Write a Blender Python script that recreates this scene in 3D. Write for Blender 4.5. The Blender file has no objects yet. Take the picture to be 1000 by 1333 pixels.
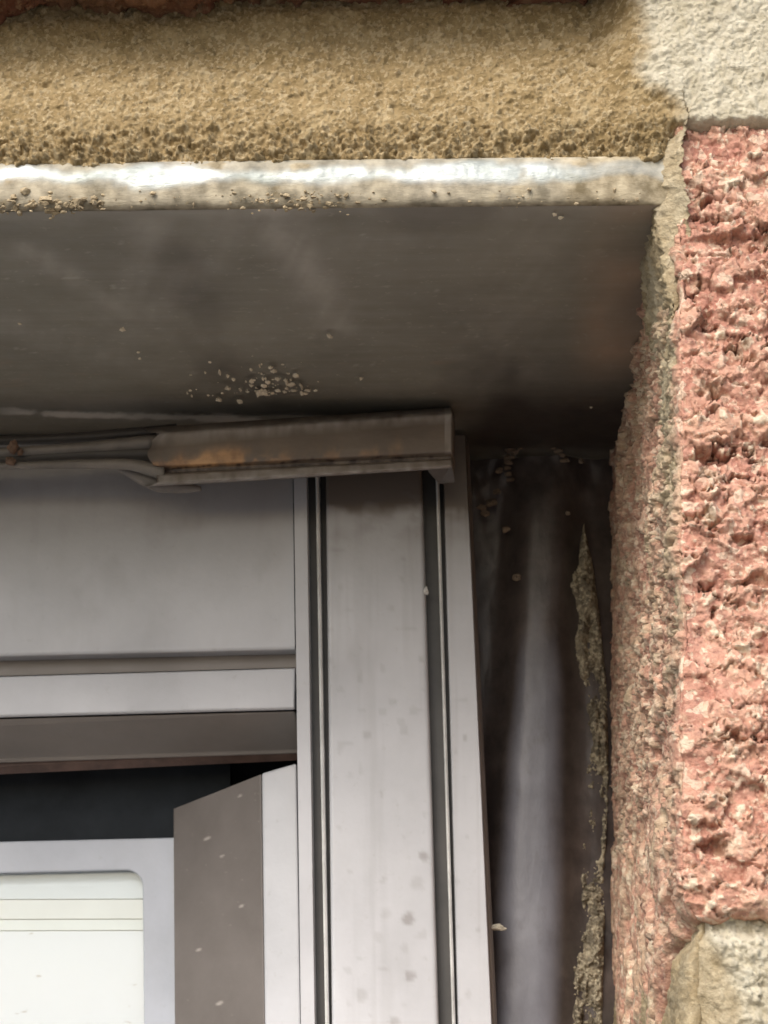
import bpy, math, random
import numpy as np
from mathutils import Matrix, Vector
random.seed(3)
S = bpy.context.scene
COL = S.collection
mm = 0.001

# ------------------------------------------------------------------ camera
F = 2500.0                      # focal length in pixels of the 1000 x 1333 photograph
_d = np.array([120, 717, F]); _d /= np.linalg.norm(_d)
_u = np.array([5, -8674, F]); _u -= _u.dot(_d) * _d; _u /= np.linalg.norm(_u)
_r = np.cross(_u, _d)
if _r[0] < 0: _r = -_r
RW = np.array([_r, _d, _u])     # rows: world X (right), Y (into the wall), Z (up) in image axes
def ray(px, py): return RW @ (np.array([px - 500, py - 666.5, F]) / F)
_a, _b = ray(883, 150), ray(883, 1205)
DIST = 0.065 / (_a[2] / _a[1] - _b[2] / _b[1])
_p = ray(883, 262)
CAM = np.array([-_p[0] / _p[1] * DIST, -DIST, -_p[2] / _p[1] * DIST])
def at(px, py, Y):              # world point seen at a photograph pixel, at wall depth Y (metres)
    q = ray(px, py)
    return CAM + q * ((Y - CAM[1]) / q[1])

cam_d = bpy.data.cameras.new('camera')
cam = bpy.data.objects.new('camera', cam_d); COL.objects.link(cam); S.camera = cam
rx, ry, rz = RW @ np.array([1, 0, 0]), RW @ np.array([0, -1, 0]), RW @ np.array([0, 0, -1])
cam.matrix_world = Matrix(((rx[0], ry[0], rz[0], CAM[0]), (rx[1], ry[1], rz[1], CAM[1]), (rx[2], ry[2], rz[2], CAM[2]), (0, 0, 0, 1)))
cam_d.sensor_fit = 'VERTICAL'; cam_d.sensor_height = 24; cam_d.lens = 24 * F / 1333.0
cam_d.clip_start = 0.005; cam_d.clip_end = 500
cam_d.dof.use_dof = True; cam_d.dof.focus_distance = 0.165; cam_d.dof.aperture_fstop = 90

# ------------------------------------------------------------------ sky, sun, exposure
SUN_EL, SUN_AZ = math.radians(38), math.radians(-20)     # azimuth: to the right of straight out from the wall
W = bpy.data.worlds.new('World'); S.world = W; W.use_nodes = True
nt = W.node_tree; nt.nodes.clear()
sky = nt.nodes.new('ShaderNodeTexSky'); sky.sky_type = 'NISHITA'; sky.sun_disc = False
sky.sun_elevation = SUN_EL
sky.air_density = 1.0; sky.dust_density = 2.5; sky.ozone_density = 1.0
sdir = Vector((math.sin(SUN_AZ) * math.cos(SUN_EL), -math.cos(SUN_AZ) * math.cos(SUN_EL), math.sin(SUN_EL)))
sky.sun_rotation = math.atan2(sdir.x, sdir.y)
bg = nt.nodes.new('ShaderNodeBackground'); bg.inputs[1].default_value = 0.12
wo = nt.nodes.new('ShaderNodeOutputWorld')
nt.links.new(sky.outputs[0], bg.inputs[0]); nt.links.new(bg.outputs[0], wo.inputs[0])
sl = bpy.data.lights.new('sun', 'SUN'); sl.energy = 1.5; sl.angle = math.radians(30); sl.color = (1, .975, .945)
so = bpy.data.objects.new('sun', sl); COL.objects.link(so)
so.rotation_euler = sdir.to_track_quat('Z', 'Y').to_euler()
S.view_settings.view_transform = 'Standard'; S.view_settings.look = 'None'
S.view_settings.gamma = 1; S.view_settings.use_curve_mapping = False
S.view_settings.exposure = 1.08
S.render.engine = 'CYCLES'
S.cycles.max_bounces = 8; S.cycles.diffuse_bounces = 5; S.cycles.use_denoising = True

# ------------------------------------------------------------------ numpy noise
def _h(ix, iy, iz, s):
    with np.errstate(over='ignore'):
        h = (ix.astype(np.int64) * 374761393 + iy.astype(np.int64) * 668265263 + iz.astype(np.int64) * 2147483647 + s * 1274126177) & 0xffffffff
        h = ((h ^ (h >> 13)) * 1274126177) & 0xffffffff
        h = ((h ^ (h >> 15)) * 2246822519) & 0xffffffff
        h = h ^ (h >> 16)
    return h / 4294967296.0
def vn(x, y, z, s=0):
    ix, iy, iz = np.floor(x), np.floor(y), np.floor(z)
    fx, fy, fz = x - ix, y - iy, z - iz
    fx, fy, fz = [f * f * (3 - 2 * f) for f in (fx, fy, fz)]
    r = 0
    for a in (0, 1):
        for b in (0, 1):
            for c in (0, 1):
                r = r + _h(ix + a, iy + b, iz + c, s) * (fx if a else 1 - fx) * (fy if b else 1 - fy) * (fz if c else 1 - fz)
    return r * 2 - 1
def fbm(x, y, z, s=0, o=4, g=.5):
    r, a, n = 0, 1, 0
    for i in range(o):
        r = r + a * vn(x * 2**i, y * 2**i, z * 2**i, s + 17 * i); n += a; a *= g
    return r / n
def worley(x, y, z, s=0):       # F1, F2, id of nearest cell
    ix, iy, iz = np.floor(x), np.floor(y), np.floor(z)
    f1 = np.full(np.shape(x), 9.); f2 = f1.copy(); idn = np.zeros(np.shape(x))
    for a in (-1, 0, 1):
        for b in (-1, 0, 1):
            for c in (-1, 0, 1):
                cx, cy, cz = ix + a, iy + b, iz + c
                d = np.sqrt((cx + _h(cx, cy, cz, s) - x)**2 + (cy + _h(cx, cy, cz, s + 1) - y)**2 + (cz + _h(cx, cy, cz, s + 2) - z)**2)
                m = d < f1
                f2 = np.where(m, f1, np.minimum(f2, d)); f1 = np.where(m, d, f1)
                idn = np.where(m, _h(cx, cy, cz, s + 3), idn)
    return f1, f2, idn
def sstep(a, b, x):
    t = np.clip((x - a) / (b - a), 0, 1); return t * t * (3 - 2 * t)

# ------------------------------------------------------------------ object helpers
def tag(o, label=None, cat=None, group=None, kind=None):
    for k, v in (('label', label), ('category', cat), ('group', group), ('kind', kind)):
        if v: o[k] = v
    return o
def empty(name, loc=(0, 0, 0)):
    o = bpy.data.objects.new(name, None); COL.objects.link(o); o.location = loc; o.empty_display_size = .01
    return o
def link(name, me, m, parent=None):
    o = bpy.data.objects.new(name, me); COL.objects.link(o); me.materials.append(m)
    if parent:
        o.parent = parent; o.matrix_parent_inverse = Matrix.Translation(parent.location).inverted()
    return o
def mesh(name, V, Q, m, parent=None, smooth=False, attrs=None):
    me = bpy.data.meshes.new(name)
    me.from_pydata([tuple(map(float, v)) for v in V], [], [tuple(q) for q in Q]); me.update()
    if smooth: me.polygons.foreach_set('use_smooth', [True] * len(me.polygons))
    return link(name, me, m, parent)
def sheet(name, P, m, parent=None, attrs=None, flip=False, smooth=True):
    n, k = P.shape[:2]
    me = bpy.data.meshes.new(name)
    me.vertices.add(n * k); me.vertices.foreach_set('co', P.reshape(-1).astype(np.float32))
    i = np.arange(n - 1)[:, None] * k + np.arange(k - 1)[None, :]
    q = np.stack([i, i + k, i + k + 1, i + 1], -1)
    if flip: q = q[..., ::-1]
    q = q.reshape(-1).astype(np.int32); nf = (n - 1) * (k - 1)
    me.loops.add(nf * 4); me.loops.foreach_set('vertex_index', q)
    me.polygons.add(nf); me.polygons.foreach_set('loop_start', np.arange(nf, dtype=np.int32) * 4)
    me.polygons.foreach_set('use_smooth', np.full(nf, smooth))
    for nm, a in (attrs or {}).items():
        at_ = me.attributes.new(nm, 'FLOAT', 'POINT'); at_.data.foreach_set('value', np.ascontiguousarray(a, dtype=np.float32).reshape(-1))
    me.update(); me.validate()
    return link(name, me, m, parent)
def box(name, lo, hi, m, parent=None):
    x0, y0, z0 = lo; x1, y1, z1 = hi
    V = [(x0, y0, z0), (x1, y0, z0), (x1, y1, z0), (x0, y1, z0), (x0, y0, z1), (x1, y0, z1), (x1, y1, z1), (x0, y1, z1)]
    Q = [(0, 3, 2, 1), (4, 5, 6, 7), (0, 1, 5, 4), (1, 2, 6, 5), (2, 3, 7, 6), (3, 0, 4, 7)]
    return mesh(name, V, Q, m, parent)
def bevel(o, w, seg=2):
    b = o.modifiers.new('bevel', 'BEVEL'); b.width = w; b.segments = seg; b.limit_method = 'ANGLE'; b.angle_limit = math.radians(25)
    b.harden_normals = False
    return o
def prism(name, A, B, m, parent=None, bev=0):
    """closed solid between two matching closed outlines A and B (lists of world points)"""
    n = len(A); V = list(A) + list(B)
    Q = [tuple(range(n))[::-1], tuple(range(n, 2 * n))] + [(i, (i + 1) % n, n + (i + 1) % n, n + i) for i in range(n)]
    o = mesh(name, V, Q, m, parent)
    import bmesh
    bm = bmesh.new(); bm.from_mesh(o.data); bmesh.ops.recalc_face_normals(bm, faces=bm.faces); bm.to_mesh(o.data); bm.free()
    if bev: bevel(o, bev)
    return o

# ------------------------------------------------------------------ materials
class Mat:
    def __init__(s, name, rough=.6, metal=0, spec=.5):
        s.m = bpy.data.materials.new(name); s.m.use_nodes = True; s.t = s.m.node_tree; s.n = s.t.nodes
        s.b = s.n['Principled BSDF']; s.b.inputs['Roughness'].default_value = rough; s.b.inputs['Metallic'].default_value = metal
        s.b.inputs['Specular IOR Level'].default_value = spec
        s.tc = s.n.new('ShaderNodeTexCoord')
    def L(s, a, b): s.t.links.new(a, b)
    def coord(s, scale=(1, 1, 1)):
        mp = s.n.new('ShaderNodeMapping'); mp.inputs['Scale'].default_value = scale; s.L(s.tc.outputs['Object'], mp.inputs[0]); return mp.outputs[0]
    def noise(s, freq, detail=4, rough=.55, scale=(1, 1, 1), dist=0):
        n = s.n.new('ShaderNodeTexNoise'); n.inputs['Scale'].default_value = freq; n.inputs['Detail'].default_value = detail
        n.inputs['Roughness'].default_value = rough; n.inputs['Distortion'].default_value = dist
        s.L(s.coord(scale), n.inputs['Vector']); return n.outputs['Fac']
    def vor(s, freq, out='Color', scale=(1, 1, 1)):
        n = s.n.new('ShaderNodeTexVoronoi'); n.inputs['Scale'].default_value = freq; s.L(s.coord(scale), n.inputs['Vector'])
        return n.outputs[out]
    def ramp(s, fac, stops, interp='LINEAR'):
        r = s.n.new('ShaderNodeValToRGB'); r.color_ramp.interpolation = interp; e = r.color_ramp.elements
        while len(e) < len(stops): e.new(.5)
        for i, (p, c) in enumerate(stops):
            e[i].position = p; e[i].color = (tuple(c) + (1,)) if hasattr(c, '__len__') else (c, c, c, 1)
        s.L(fac, r.inputs[0]); return r.outputs[0]
    def mix(s, fac, a, b, mode='MIX'):
        m = s.n.new('ShaderNodeMix'); m.data_type = 'RGBA'; m.blend_type = mode
        for v, i in ((fac, 0), (a, 6), (b, 7)):
            if isinstance(v, (int, float)): m.inputs[i].default_value = v if i == 0 else (v, v, v, 1)
            elif isinstance(v, tuple): m.inputs[i].default_value = v + (1,)
            else: s.L(v, m.inputs[i])
        return m.outputs[2]
    def attr(s, name):
        a = s.n.new('ShaderNodeAttribute'); a.attribute_name = name; return a.outputs['Fac']
    def base(s, c):
        if isinstance(c, tuple): s.b.inputs['Base Color'].default_value = c + (1,)
        else: s.L(c, s.b.inputs['Base Color'])
        return s
    def rough(s, c): s.L(c, s.b.inputs['Roughness']); return s
    def bump(s, h, dist, strength=1):
        b = s.n.new('ShaderNodeBump'); b.inputs['Distance'].default_value = dist; b.inputs['Strength'].default_value = strength
        s.L(h, b.inputs['Height'])
        if s.b.inputs['Normal'].is_linked: s.L(s.b.inputs['Normal'].links[0].from_socket, b.inputs['Normal'])
        s.L(b.outputs[0], s.b.inputs['Normal']); return s

def brick_mat(name='red_brick', k=1.0):
    m = Mat(name, .9, spec=.3)
    c = m.ramp(m.noise(420, 6, .7), [(.28, (.25, .11, .075)), (.5, (.42, .205, .148)), (.72, (.56, .325, .24))])
    c2 = m.mix(m.ramp(m.noise(110, 3), [(.4, 0.), (.7, .55)]), c, (.42, .17, .115))
    g = m.mix(m.ramp(m.attr('grain'), [(.2, 0.), (.5, .3), (.9, .8)]), c2, (.60, .37, .25))
    g = m.mix(m.ramp(m.vor(1500), [(.0, 0.), (.72, 0.), (.78, .6)]), g, (.68, .54, .40))
    w = m.mix(m.attr('cream'), g, (.72, .60, .44))
    dk = m.mix(m.ramp(m.attr('pit'), [(.3, 0.), (1, .5)]), w, (.16, .065, .045))
    c3 = m.mix(m.attr('smear'), dk, m.ramp(m.noise(900, 4), [(.3, (.34, .27, .17)), (.7, (.50, .40, .26))]))
    c3 = m.mix(m.ramp(m.noise(1700, 3, .6), [(.56, 0.), (.66, .55)]), c3, (.66, .50, .36))
    c3 = m.mix(m.ramp(m.noise(1100, 4, .6, (1, 1, 1.3)), [(.30, .6), (.42, 0.)]), c3, (.15, .06, .05))
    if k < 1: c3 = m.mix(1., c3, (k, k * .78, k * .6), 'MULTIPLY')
    m.base(c3); m.bump(m.noise(2200, 4, .7), .0003, 1)
    return m.m
def mortar_mat(name, lo, mid, hi, extra=(.70, .58, .38)):
    m = Mat(name, .95, spec=.2)
    c = m.ramp(m.noise(420, 5, .65), [(.28, lo), (.5, mid), (.72, hi)])
    c = m.mix(m.ramp(m.attr('grain'), [(.7, 0.), (1, .4)]), c, extra)
    c = m.mix(m.ramp(m.noise(1900, 3, .6), [(.58, 0.), (.68, .5)]), c, extra)
    c = m.mix(m.ramp(m.noise(1500, 4, .6, (1, 1, 1.2)), [(.30, .5), (.42, 0.)]), c, tuple(v * .35 for v in lo))
    c = m.mix(m.attr('pale'), c, m.ramp(m.noise(420, 5, .65), [(.28, (.41, .36, .25)), (.5, (.52, .465, .345)), (.72, (.64, .59, .46))]))
    m.base(c); m.bump(m.noise(1900, 5, .7), .00042, 1)
    return m.m
def paint_mat(name, col, rough=.42, spec=.5, var=.12, metal=0):
    m = Mat(name, rough, metal, spec)
    a = tuple(x * (1 - var) for x in col); b = tuple(min(1, x * (1 + var)) for x in col)
    c = m.ramp(m.noise(70, 5, .6), [(.3, a), (.7, b)])
    c = m.mix(m.ramp(m.noise(900, 4, .7), [(.62, 0.), (.75, .22)]), c, (.25, .23, .2))
    c = m.mix(m.ramp(m.noise(240, 5, .7, (1, 1, .3)), [(.5, 0.), (.8, .10)]), c, (.27, .25, .22))
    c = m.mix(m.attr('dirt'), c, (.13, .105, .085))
    m.base(c); m.rough(m.ramp(m.noise(160, 4), [(.3, rough - .06), (.7, rough + .1)]))
    m.bump(m.noise(1500, 3), .00003, .6)
    return m.m
M_BRICK = brick_mat(); M_BRICK_SHADE = brick_mat('shaded_brick', .42)  # second brick is a darkened copy: shade under the overhang put into its colour
M_MORTAR = mortar_mat('sand_mortar', (.215, .15, .065), (.305, .22, .108), (.40, .305, .165), (.56, .45, .28))
M_PALE = mortar_mat('pale_mortar', (.43, .38, .27), (.54, .485, .365), (.65, .60, .47), (.7, .64, .5))
M_OLIVE = mortar_mat('dirty_mortar', (.08, .065, .045), (.24, .20, .14), (.46, .39, .27), (.75, .65, .46))
M_FRAME = paint_mat('grey_painted_metal', (.46, .46, .472))
M_BEAD = paint_mat('taupe_painted_metal', (.20, .175, .155), .5)
M_INNER = paint_mat('pale_inner_paint', (.40, .42, .46), .4)
def plain(name, c, r=.6, metal=0, spec=.5, bumpf=0, bd=0, var=.25):
    m = Mat(name, r, metal, spec)
    m.base(m.ramp(m.noise(220, 5, .65), [(.3, tuple(x * (1 - var) for x in c)), (.7, tuple(x * (1 + var) for x in c))]))
    if bumpf: m.bump(m.noise(bumpf, 4), bd)
    return m.m
M_DARK = plain('black_rubber', (.020, .023, .026), .8, spec=.1)
M_GROOVE = plain('dark_groove_seal', (.05, .046, .042), .5)
M_RIB = plain('bright_metal_rib', (.72, .71, .68), .3, .3)

# ------------------------------------------------------------------ ground, far below the window head
gm = Mat('ground_paving', .9)
br = gm.n.new('ShaderNodeTexBrick'); br.inputs['Scale'].default_value = 1.7
br.inputs['Color1'].default_value = (.20, .185, .165, 1); br.inputs['Color2'].default_value = (.15, .14, .125, 1); br.inputs['Mortar'].default_value = (.16, .15, .13, 1)
br.inputs['Mortar Size'].default_value = .012
gm.L(gm.coord(), br.inputs['Vector']); gm.base(gm.mix(.35, br.outputs[0], gm.ramp(gm.noise(3, 6), [(.3, (.1, .095, .085)), (.7, (.2, .19, .17))])))
tag(mesh('ground', [(-200, -200, -2.1), (200, -200, -2.1), (200, 200, -2.1), (-200, 200, -2.1)], [(0, 1, 2, 3)], gm.m), kind='structure')

# ------------------------------------------------------------------ brick wall with its reveal
RB = 70 * mm                                   # depth of the reveal
_e = {k: at(*v) for k, v in dict(f0=(876, 150, 0), f1=(882, 1205, 0), b0=(795, 620, RB), b1=(796, 1333, RB)).items()}
def skew(y, z):                                # the old reveal is a little out of true
    f = _e['f0'][0] + (_e['f1'][0] - _e['f0'][0]) * (z - _e['f0'][2]) / (_e['f1'][2] - _e['f0'][2])
    b = _e['b0'][0] + (_e['b1'][0] - _e['b0'][0]) * (z - _e['b0'][2]) / (_e['b1'][2] - _e['b0'][2])
    t = np.clip(y / RB, -.2, 1.6)
    return f * (1 - t) + b * t
wall = empty('brick_wall', (0.05, 0, -2.1))
tag(wall, 'weathered red brick wall with sandy mortar joints turning into the window reveal', 'wall')
def spaced(stops):                             # [(position, step), ...] -> non uniform coordinates
    out = []
    for (a, st), (b, _) in zip(stops[:-1], stops[1:]):
        n = max(1, int(abs(b - a) / st)); out += list(a + (b - a) * np.arange(n) / n)
    return np.array(out + [stops[-1][0]])
def brick_relief(x, y, z, s):
    """height in mm, masks; coordinates in mm"""
    q = lambda k, f: fbm(x * f, y * f, z * f, s + k, 3, .6)
    wx, wy, wz = x + .8 * q(0, 1.1), y + .8 * q(1, 1.1), z + .6 * q(2, 1.2)
    low = fbm(x * .10, y * .10, z * .14, s + 3, 3) * 1.1
    a1, a2, ia = worley(wx * .30, wy * .30, wz * .46, s + 5)
    plate = (ia - .5) * 1.3 - sstep(.09, .0, a2 - a1) * .6 * (ia > .5)
    b1, b2, ib = worley(wx * .75 + .3, wy * .75, wz * .95, s + 9)
    plate2 = (ib - .5) * .45 - sstep(.08, .0, b2 - b1) * .18
    nug = np.where(ib > .84, (.46 - np.maximum(b1 - .15, 0)) * 1.1, 0)
    c1, c2, ic = worley(wx * 2.0, wy * 2.0, wz * 2.2, s + 13)
    small = (ic - .5) * .20 + np.where(ic > .78, np.clip(.42 - c1, 0, 1) * .8, 0)
    fine = fbm(x * 2.6, y * 2.6, z * 2.6, s + 21, 4, .65) * .26
    mid = fbm(wx * .5, wy * .5, wz * .9, s + 23, 4, .6) * .55
    cr = np.abs(fbm(wx * .16 + 31, wy * .16, wz * .42, s + 25, 4, .6)); crack = sstep(.045, 0, cr) * sstep(0, .35, vn(x * .15, y * .15, z * .3, s + 31))
    pit = sstep(.6, .78, vn(wx * .35, wy * .35, wz * .6, s + 41))
    flat = sstep(-.2, .3, fbm(x * .12, y * .12, z * .16, s + 45, 3))
    h = low + plate + (plate2 + nug + small) * (.22 + .85 * flat) + mid * .7 + fine * .75 - crack * 1.4 - pit * 1.3
    cream = np.where((ib > .93) & (b1 < .42), .8, 0) + np.where((ic > .88) & (c1 < .38), .8, 0)
    grain = np.clip(.35 * ia + .35 * ib + .3 * ic, 0, 1)
    return h, np.clip(cream, 0, 1), grain, np.clip(crack + pit * .6, 0, 1)

def brick(name, x0, x1, z0, z1, seed, sx, sz, side='L', y1=RB, sy=None, relief=1.0, smear=None, er=1.8, push=0, mat=None):
    """brick with a front face (y = 0) and one return face; x0 < x1, mm. side 'L': return on the left end, 'R': on the right end"""
    ys = spaced([(y1 / mm, sy or .35), (0, 1)])
    xs = spaced(sx)
    if side == 'L':
        X = np.concatenate([np.full(len(ys), x0), xs[1:]]); Y = np.concatenate([ys, np.zeros(len(xs) - 1)])
        nx = np.concatenate([np.full(len(ys), -1.), np.zeros(len(xs) - 1)]); cx = x0; sgn = 1
    else:
        xs = xs[::-1]; X = np.concatenate([np.full(len(ys), x1), xs[1:]]); Y = np.concatenate([ys, np.zeros(len(xs) - 1)])
        nx = np.concatenate([np.full(len(ys), 1.), np.zeros(len(xs) - 1)]); cx = x1; sgn = -1
    Z = spaced([(z0, sz), (z1, sz)])
    nf = 3 if side == 'L' else 90
    fb = np.array([14., 7, 3]) if nf == 3 else np.linspace(14, .12, nf)
    zz = np.concatenate([np.full(nf, z0), Z, np.full(3, z1)]); fold = np.concatenate([fb, np.zeros(len(Z)), [3, 7, 14]])
    FB = np.concatenate([fb, np.zeros(len(Z) + 3)])[:, None]
    d = np.minimum(zz - z0, z1 - zz); ins = np.where(d < er, er - np.sqrt(np.clip(er**2 - (er - d)**2, 0, None)), 0) + fold
    GX, GZ = np.meshgrid(X, zz); GY, INS = np.meshgrid(Y, ins); NX, _ = np.meshgrid(nx, zz)
    # rounded arris
    dc = np.maximum(np.abs(GX - cx), GY); R = 2.0
    rnd = np.where(dc < R, (R - np.sqrt(np.clip(R**2 - (R - dc)**2, 0, None))) * .55, 0)
    h, cream, grain, pit = brick_relief(GX, GY + FB, GZ, seed)
    edge = np.clip(np.minimum(GZ - z0, z1 - GZ) / 3, 0, 1)
    wob = fbm(GX * .25, GY * .25, GZ * 0 + seed, seed + 50, 4) * 1.3
    GZ2 = GZ + wob * (1 - edge) + fbm(GX * .9, GY * .9, GZ * .9, seed + 60, 3) * .25
    GZ2 = GZ2 - (h - .2) * relief * sstep(0, 1, FB)
    inw = INS + rnd - (h - .2) * relief * np.where(NX != 0, .40 + .22 * sstep(0, 3, GY) - .22 * sstep(40, 66, GY), .40 + .42 * sstep(0, 1.8, np.abs(GX - cx))) * (1 - sstep(0, 1.5, FB))
    if side == 'L' and x0 == 0: GZ2 = GZ2 - 11 * sstep(2, 22, GY) * sstep(z0 + 12, z0, GZ)
    ax = (GX - cx) * sgn
    PX = np.where(NX != 0, inw, np.maximum(ax, np.where(ax < 3, inw, -99)))
    PY = np.where(NX != 0, np.maximum(GY, np.where(GY < 3, inw, -99)), inw)
    PX = cx + sgn * PX
    P = np.stack([PX * mm, (PY + push) * mm, GZ2 * mm], -1)
    P[..., 0] += skew(P[..., 1], P[..., 2]) if side == 'L' else 0
    sm = smear(GX, GY, GZ) if smear is not None else np.zeros_like(GX)
    if side == 'L':
        onside = (NX != 0) * sstep(.5, 3, GY)
        e1, e2, ie = worley(GX * .3, GY * .30 + 1.2 * fbm(GY * .3, GZ * .3, GX, 71, 3), GZ * .42 + .8 * fbm(GY * .4, GZ * .4, GX, 72, 3), 73)
        g1, g2, ig = worley(GX * .5, GY * .75, GZ * .95, 75)
        v = .5 * ie + .5 * ig
        sm = sm * (1 - .4 * onside) + onside * sstep(.5, .78, v) * .42
        cream = np.maximum(cream, onside * (ig > .86) * sstep(.5, .2, g1) * .75)
        pit = np.maximum(pit, onside * (sstep(.16, .02, e2 - e1) * (ie > .6) * .9 + (ig < .24) * sstep(.5, .3, g1) * 1.0))
        s1, s2, is_ = worley(GX, GY * 1.0, GZ * 1.15, 79)
        cream = np.maximum(cream, onside * (is_ > .88) * sstep(.5, .25, s1) * .7)
        pit = np.maximum(pit, onside * (is_ < .17) * sstep(.55, .25, s1) * 1.0)
        P[..., 0] -= onside * (is_ - .5) * .25 * mm * sstep(68, 50, GY)
        P[..., 0] -= onside * (sstep(.2, .8, v) * .45 - .2) * mm * sstep(68, 50, GY)
    return sheet(name, P, mat or M_BRICK, wall, dict(cream=cream, grain=grain, pit=pit, smear=np.clip(sm, 0, 1)), flip=(side == 'L'))

ZT, ZB = _e['f0'][2] / mm, _e['f1'][2] / mm    # top and bottom of the corner brick
def corner_smear(x, y, z):
    a = sstep(15, 10, y + 3 * fbm(x * .2, y * .2, z * .12, 5, 3)) * sstep(1, 3, y) * (x < .5)
    n = fbm(x * .5, y * .5, z * .22, 8, 4)
    return a * sstep(-60, -5, z) * sstep(-.45, .05, n + sstep(-40, 0, z) * .5) + (x < .5) * sstep(.25, .45, fbm(x * .4, y * .25, z * .15, 11, 4)) * .5 + (x < .5) * (y > .8) * (.14 + .3 * fbm(x, y * .6, z * .5, 14, 4)) + (x > .5) * sstep(.4, .55, fbm(x * .5, y * .5, z * .5, 12, 3)) * .35
brick('brick', 0, 104, ZB, ZT, 101, [(0, .11), (14, .11), (30, .5), (104, 1)], .125, smear=corner_smear, sy=.24)
brick('brick', 0, 104, ZB - 75, ZB - 10, 151, [(0, .4), (20, .6), (104, 1)], .4, smear=corner_smear, sy=.7)
brick('brick', 0, 104, ZB - 150, ZB - 85, 171, [(0, .6), (20, .8), (104, 1)], .6, smear=corner_smear, sy=1)
BX = at(818, 10, 0)[0] / mm                    # right end of the brick over the lintel
AZ = at(400, 12, .005)[2] / mm                    # underside of that brick
brick('brick', BX - 215, BX, AZ, AZ + 65, 201, [(BX - 215, 2.), (BX - 90, .6), (BX - 55, .16), (BX, 1)], .14 if False else .3, side='R', y1=30 * mm, sy=1, relief=.8, push=-5.5, er=1.5, mat=M_BRICK_SHADE, smear=lambda x, y, z: sstep(-.1, .5, fbm(x * .12, y * 0, z * .3, 19, 4)) * .6)
BX2 = BX + 11.5
brick('brick', BX2, BX2 + 215, AZ, AZ + 65, 231, [(BX2, .4), (BX2 + 25, 1.5), (BX2 + 215, 1)], .4, side='L', y1=30 * mm, sy=2)
for k in range(3):
    zt = ZB + 65 - 75 * k
    brick('brick', 115, 330, zt - 65, zt, 261 + k, [(115, 1.), (330, 1)], 1., side='L', y1=20 * mm, sy=3)

def rocks(x, y, z, s, sc=1.0):
    f1, f2, i = worley(x * 1.1 * sc, y * 1.1 * sc, z * 1.1 * sc, s)
    g1, g2, j = worley(x * 2.6 * sc, y * 2.6 * sc, z * 2.6 * sc, s + 5)
    h = np.where(i > .5, np.sqrt(np.clip(.3 - f1 * f1, 0, 1)) * .9, 0) + np.where(j > .45, np.sqrt(np.clip(.25 - g1 * g1, 0, 1)) * .5, 0)
    k1, k2, k = worley(x * 3.6 * sc, y * 3.6 * sc, z * 3.6 * sc, s + 21)
    h = h * .7 + np.where(k > .35, np.sqrt(np.clip(.28 - k1 * k1, 0, 1)) * .55 * (k + .3), 0)
    return h + fbm(x * 1.3, y * 1.3, z * 1.3, s + 9, 5, .68) * .5, np.where((j > .8) | (k > .82), 1, j * .5)

# mortar above the lintel: raked back under the brick, flush at the corner
xs = spaced([(-150, 1.2), (-66, .5), (-58, .13), (14, .8), (110, 1)])
LIPT = at(400, 214, 0)[2] / mm
zs = spaced([(1.0, .13), (AZ + 3, .13)])
GX, GZ = np.meshgrid(xs, zs)
step = at(838, 100, 0)[0] / mm
sx_ = step + (.3 - step) * sstep(at(840, 95, 0)[2] / mm, ZT + .5, GZ) + .9 * fbm(GX * 0, GX * 0, GZ * .35, 77, 3)
fl = sstep(-1.8, 1.4, GX - sx_)
h, g = rocks(GX, GX * 0, GZ, 300)
t = sstep(LIPT, AZ, GZ)
rag = .4 + 1.3 * fbm(GX * .3, GX * 0, GX * 0, 311, 3) + .8 * fbm(GX * 1.3, GX * 0, GX * 0, 312, 3)               # ragged lower edge over the steel nose
rec = (.5 + 3.8 * t + .7 * fbm(GX * .06, GX * 0, GZ * .1, 303, 3)) 
rec = rec * (1 - .8 * sstep(step - 4, step - .4, GX)) + sstep(LIPT + .2 + rag * .5, LIPT - .9 + rag * .5, GZ) * 2.4
rough_k = (.65 + .9 * sstep(LIPT + 5, LIPT + 1, GZ) - .8 * sstep(LIPT + .8, LIPT - .2, GZ))
PY = rec * (1 - fl) + (-.3 + .5 * fbm(GX * .15, GX * 0, GZ * .15, 305, 3)) * fl - (h - .25) * (rough_k * (1 - fl) + .55 * fl)
low = (GX > step + 1) & (GZ < ZT + 1.5)
PY = PY + np.where(GX > step, sstep(ZT - .3, ZT - 1.6, GZ) * 3 * sstep(-1.5, 1.2, GX), 0)
GZs = GZ + np.where(GX < 0, -GX * .010, 0)
P = np.stack([GX * mm, PY * mm, GZs * mm], -1)
pale = sstep(-1.1, 1.0, GX - sx_ + .8 * fbm(GX, GX * 0, GZ, 315, 4))
sheet('mortar_joint', P, M_MORTAR, wall, dict(grain=g, pale=pale))
# upright joint between the two upper bricks
xs = spaced([(BX - 1, .16), (BX2 + 1.5, .16)]); zs = spaced([(AZ + 2.9, .2), (AZ + 12, 1), (AZ + 66, 1)])
GX, GZ = np.meshgrid(xs, zs); h, g = rocks(GX, GX * 0, GZ, 340)
sheet('mortar_joint', np.stack([GX * mm, (-.3 + .5 * fbm(GX * .15, GX * 0, GZ * .15, 305, 3) - (h - .25) * .5) * mm, GZ * mm], -1), M_PALE, wall, dict(grain=g))
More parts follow.
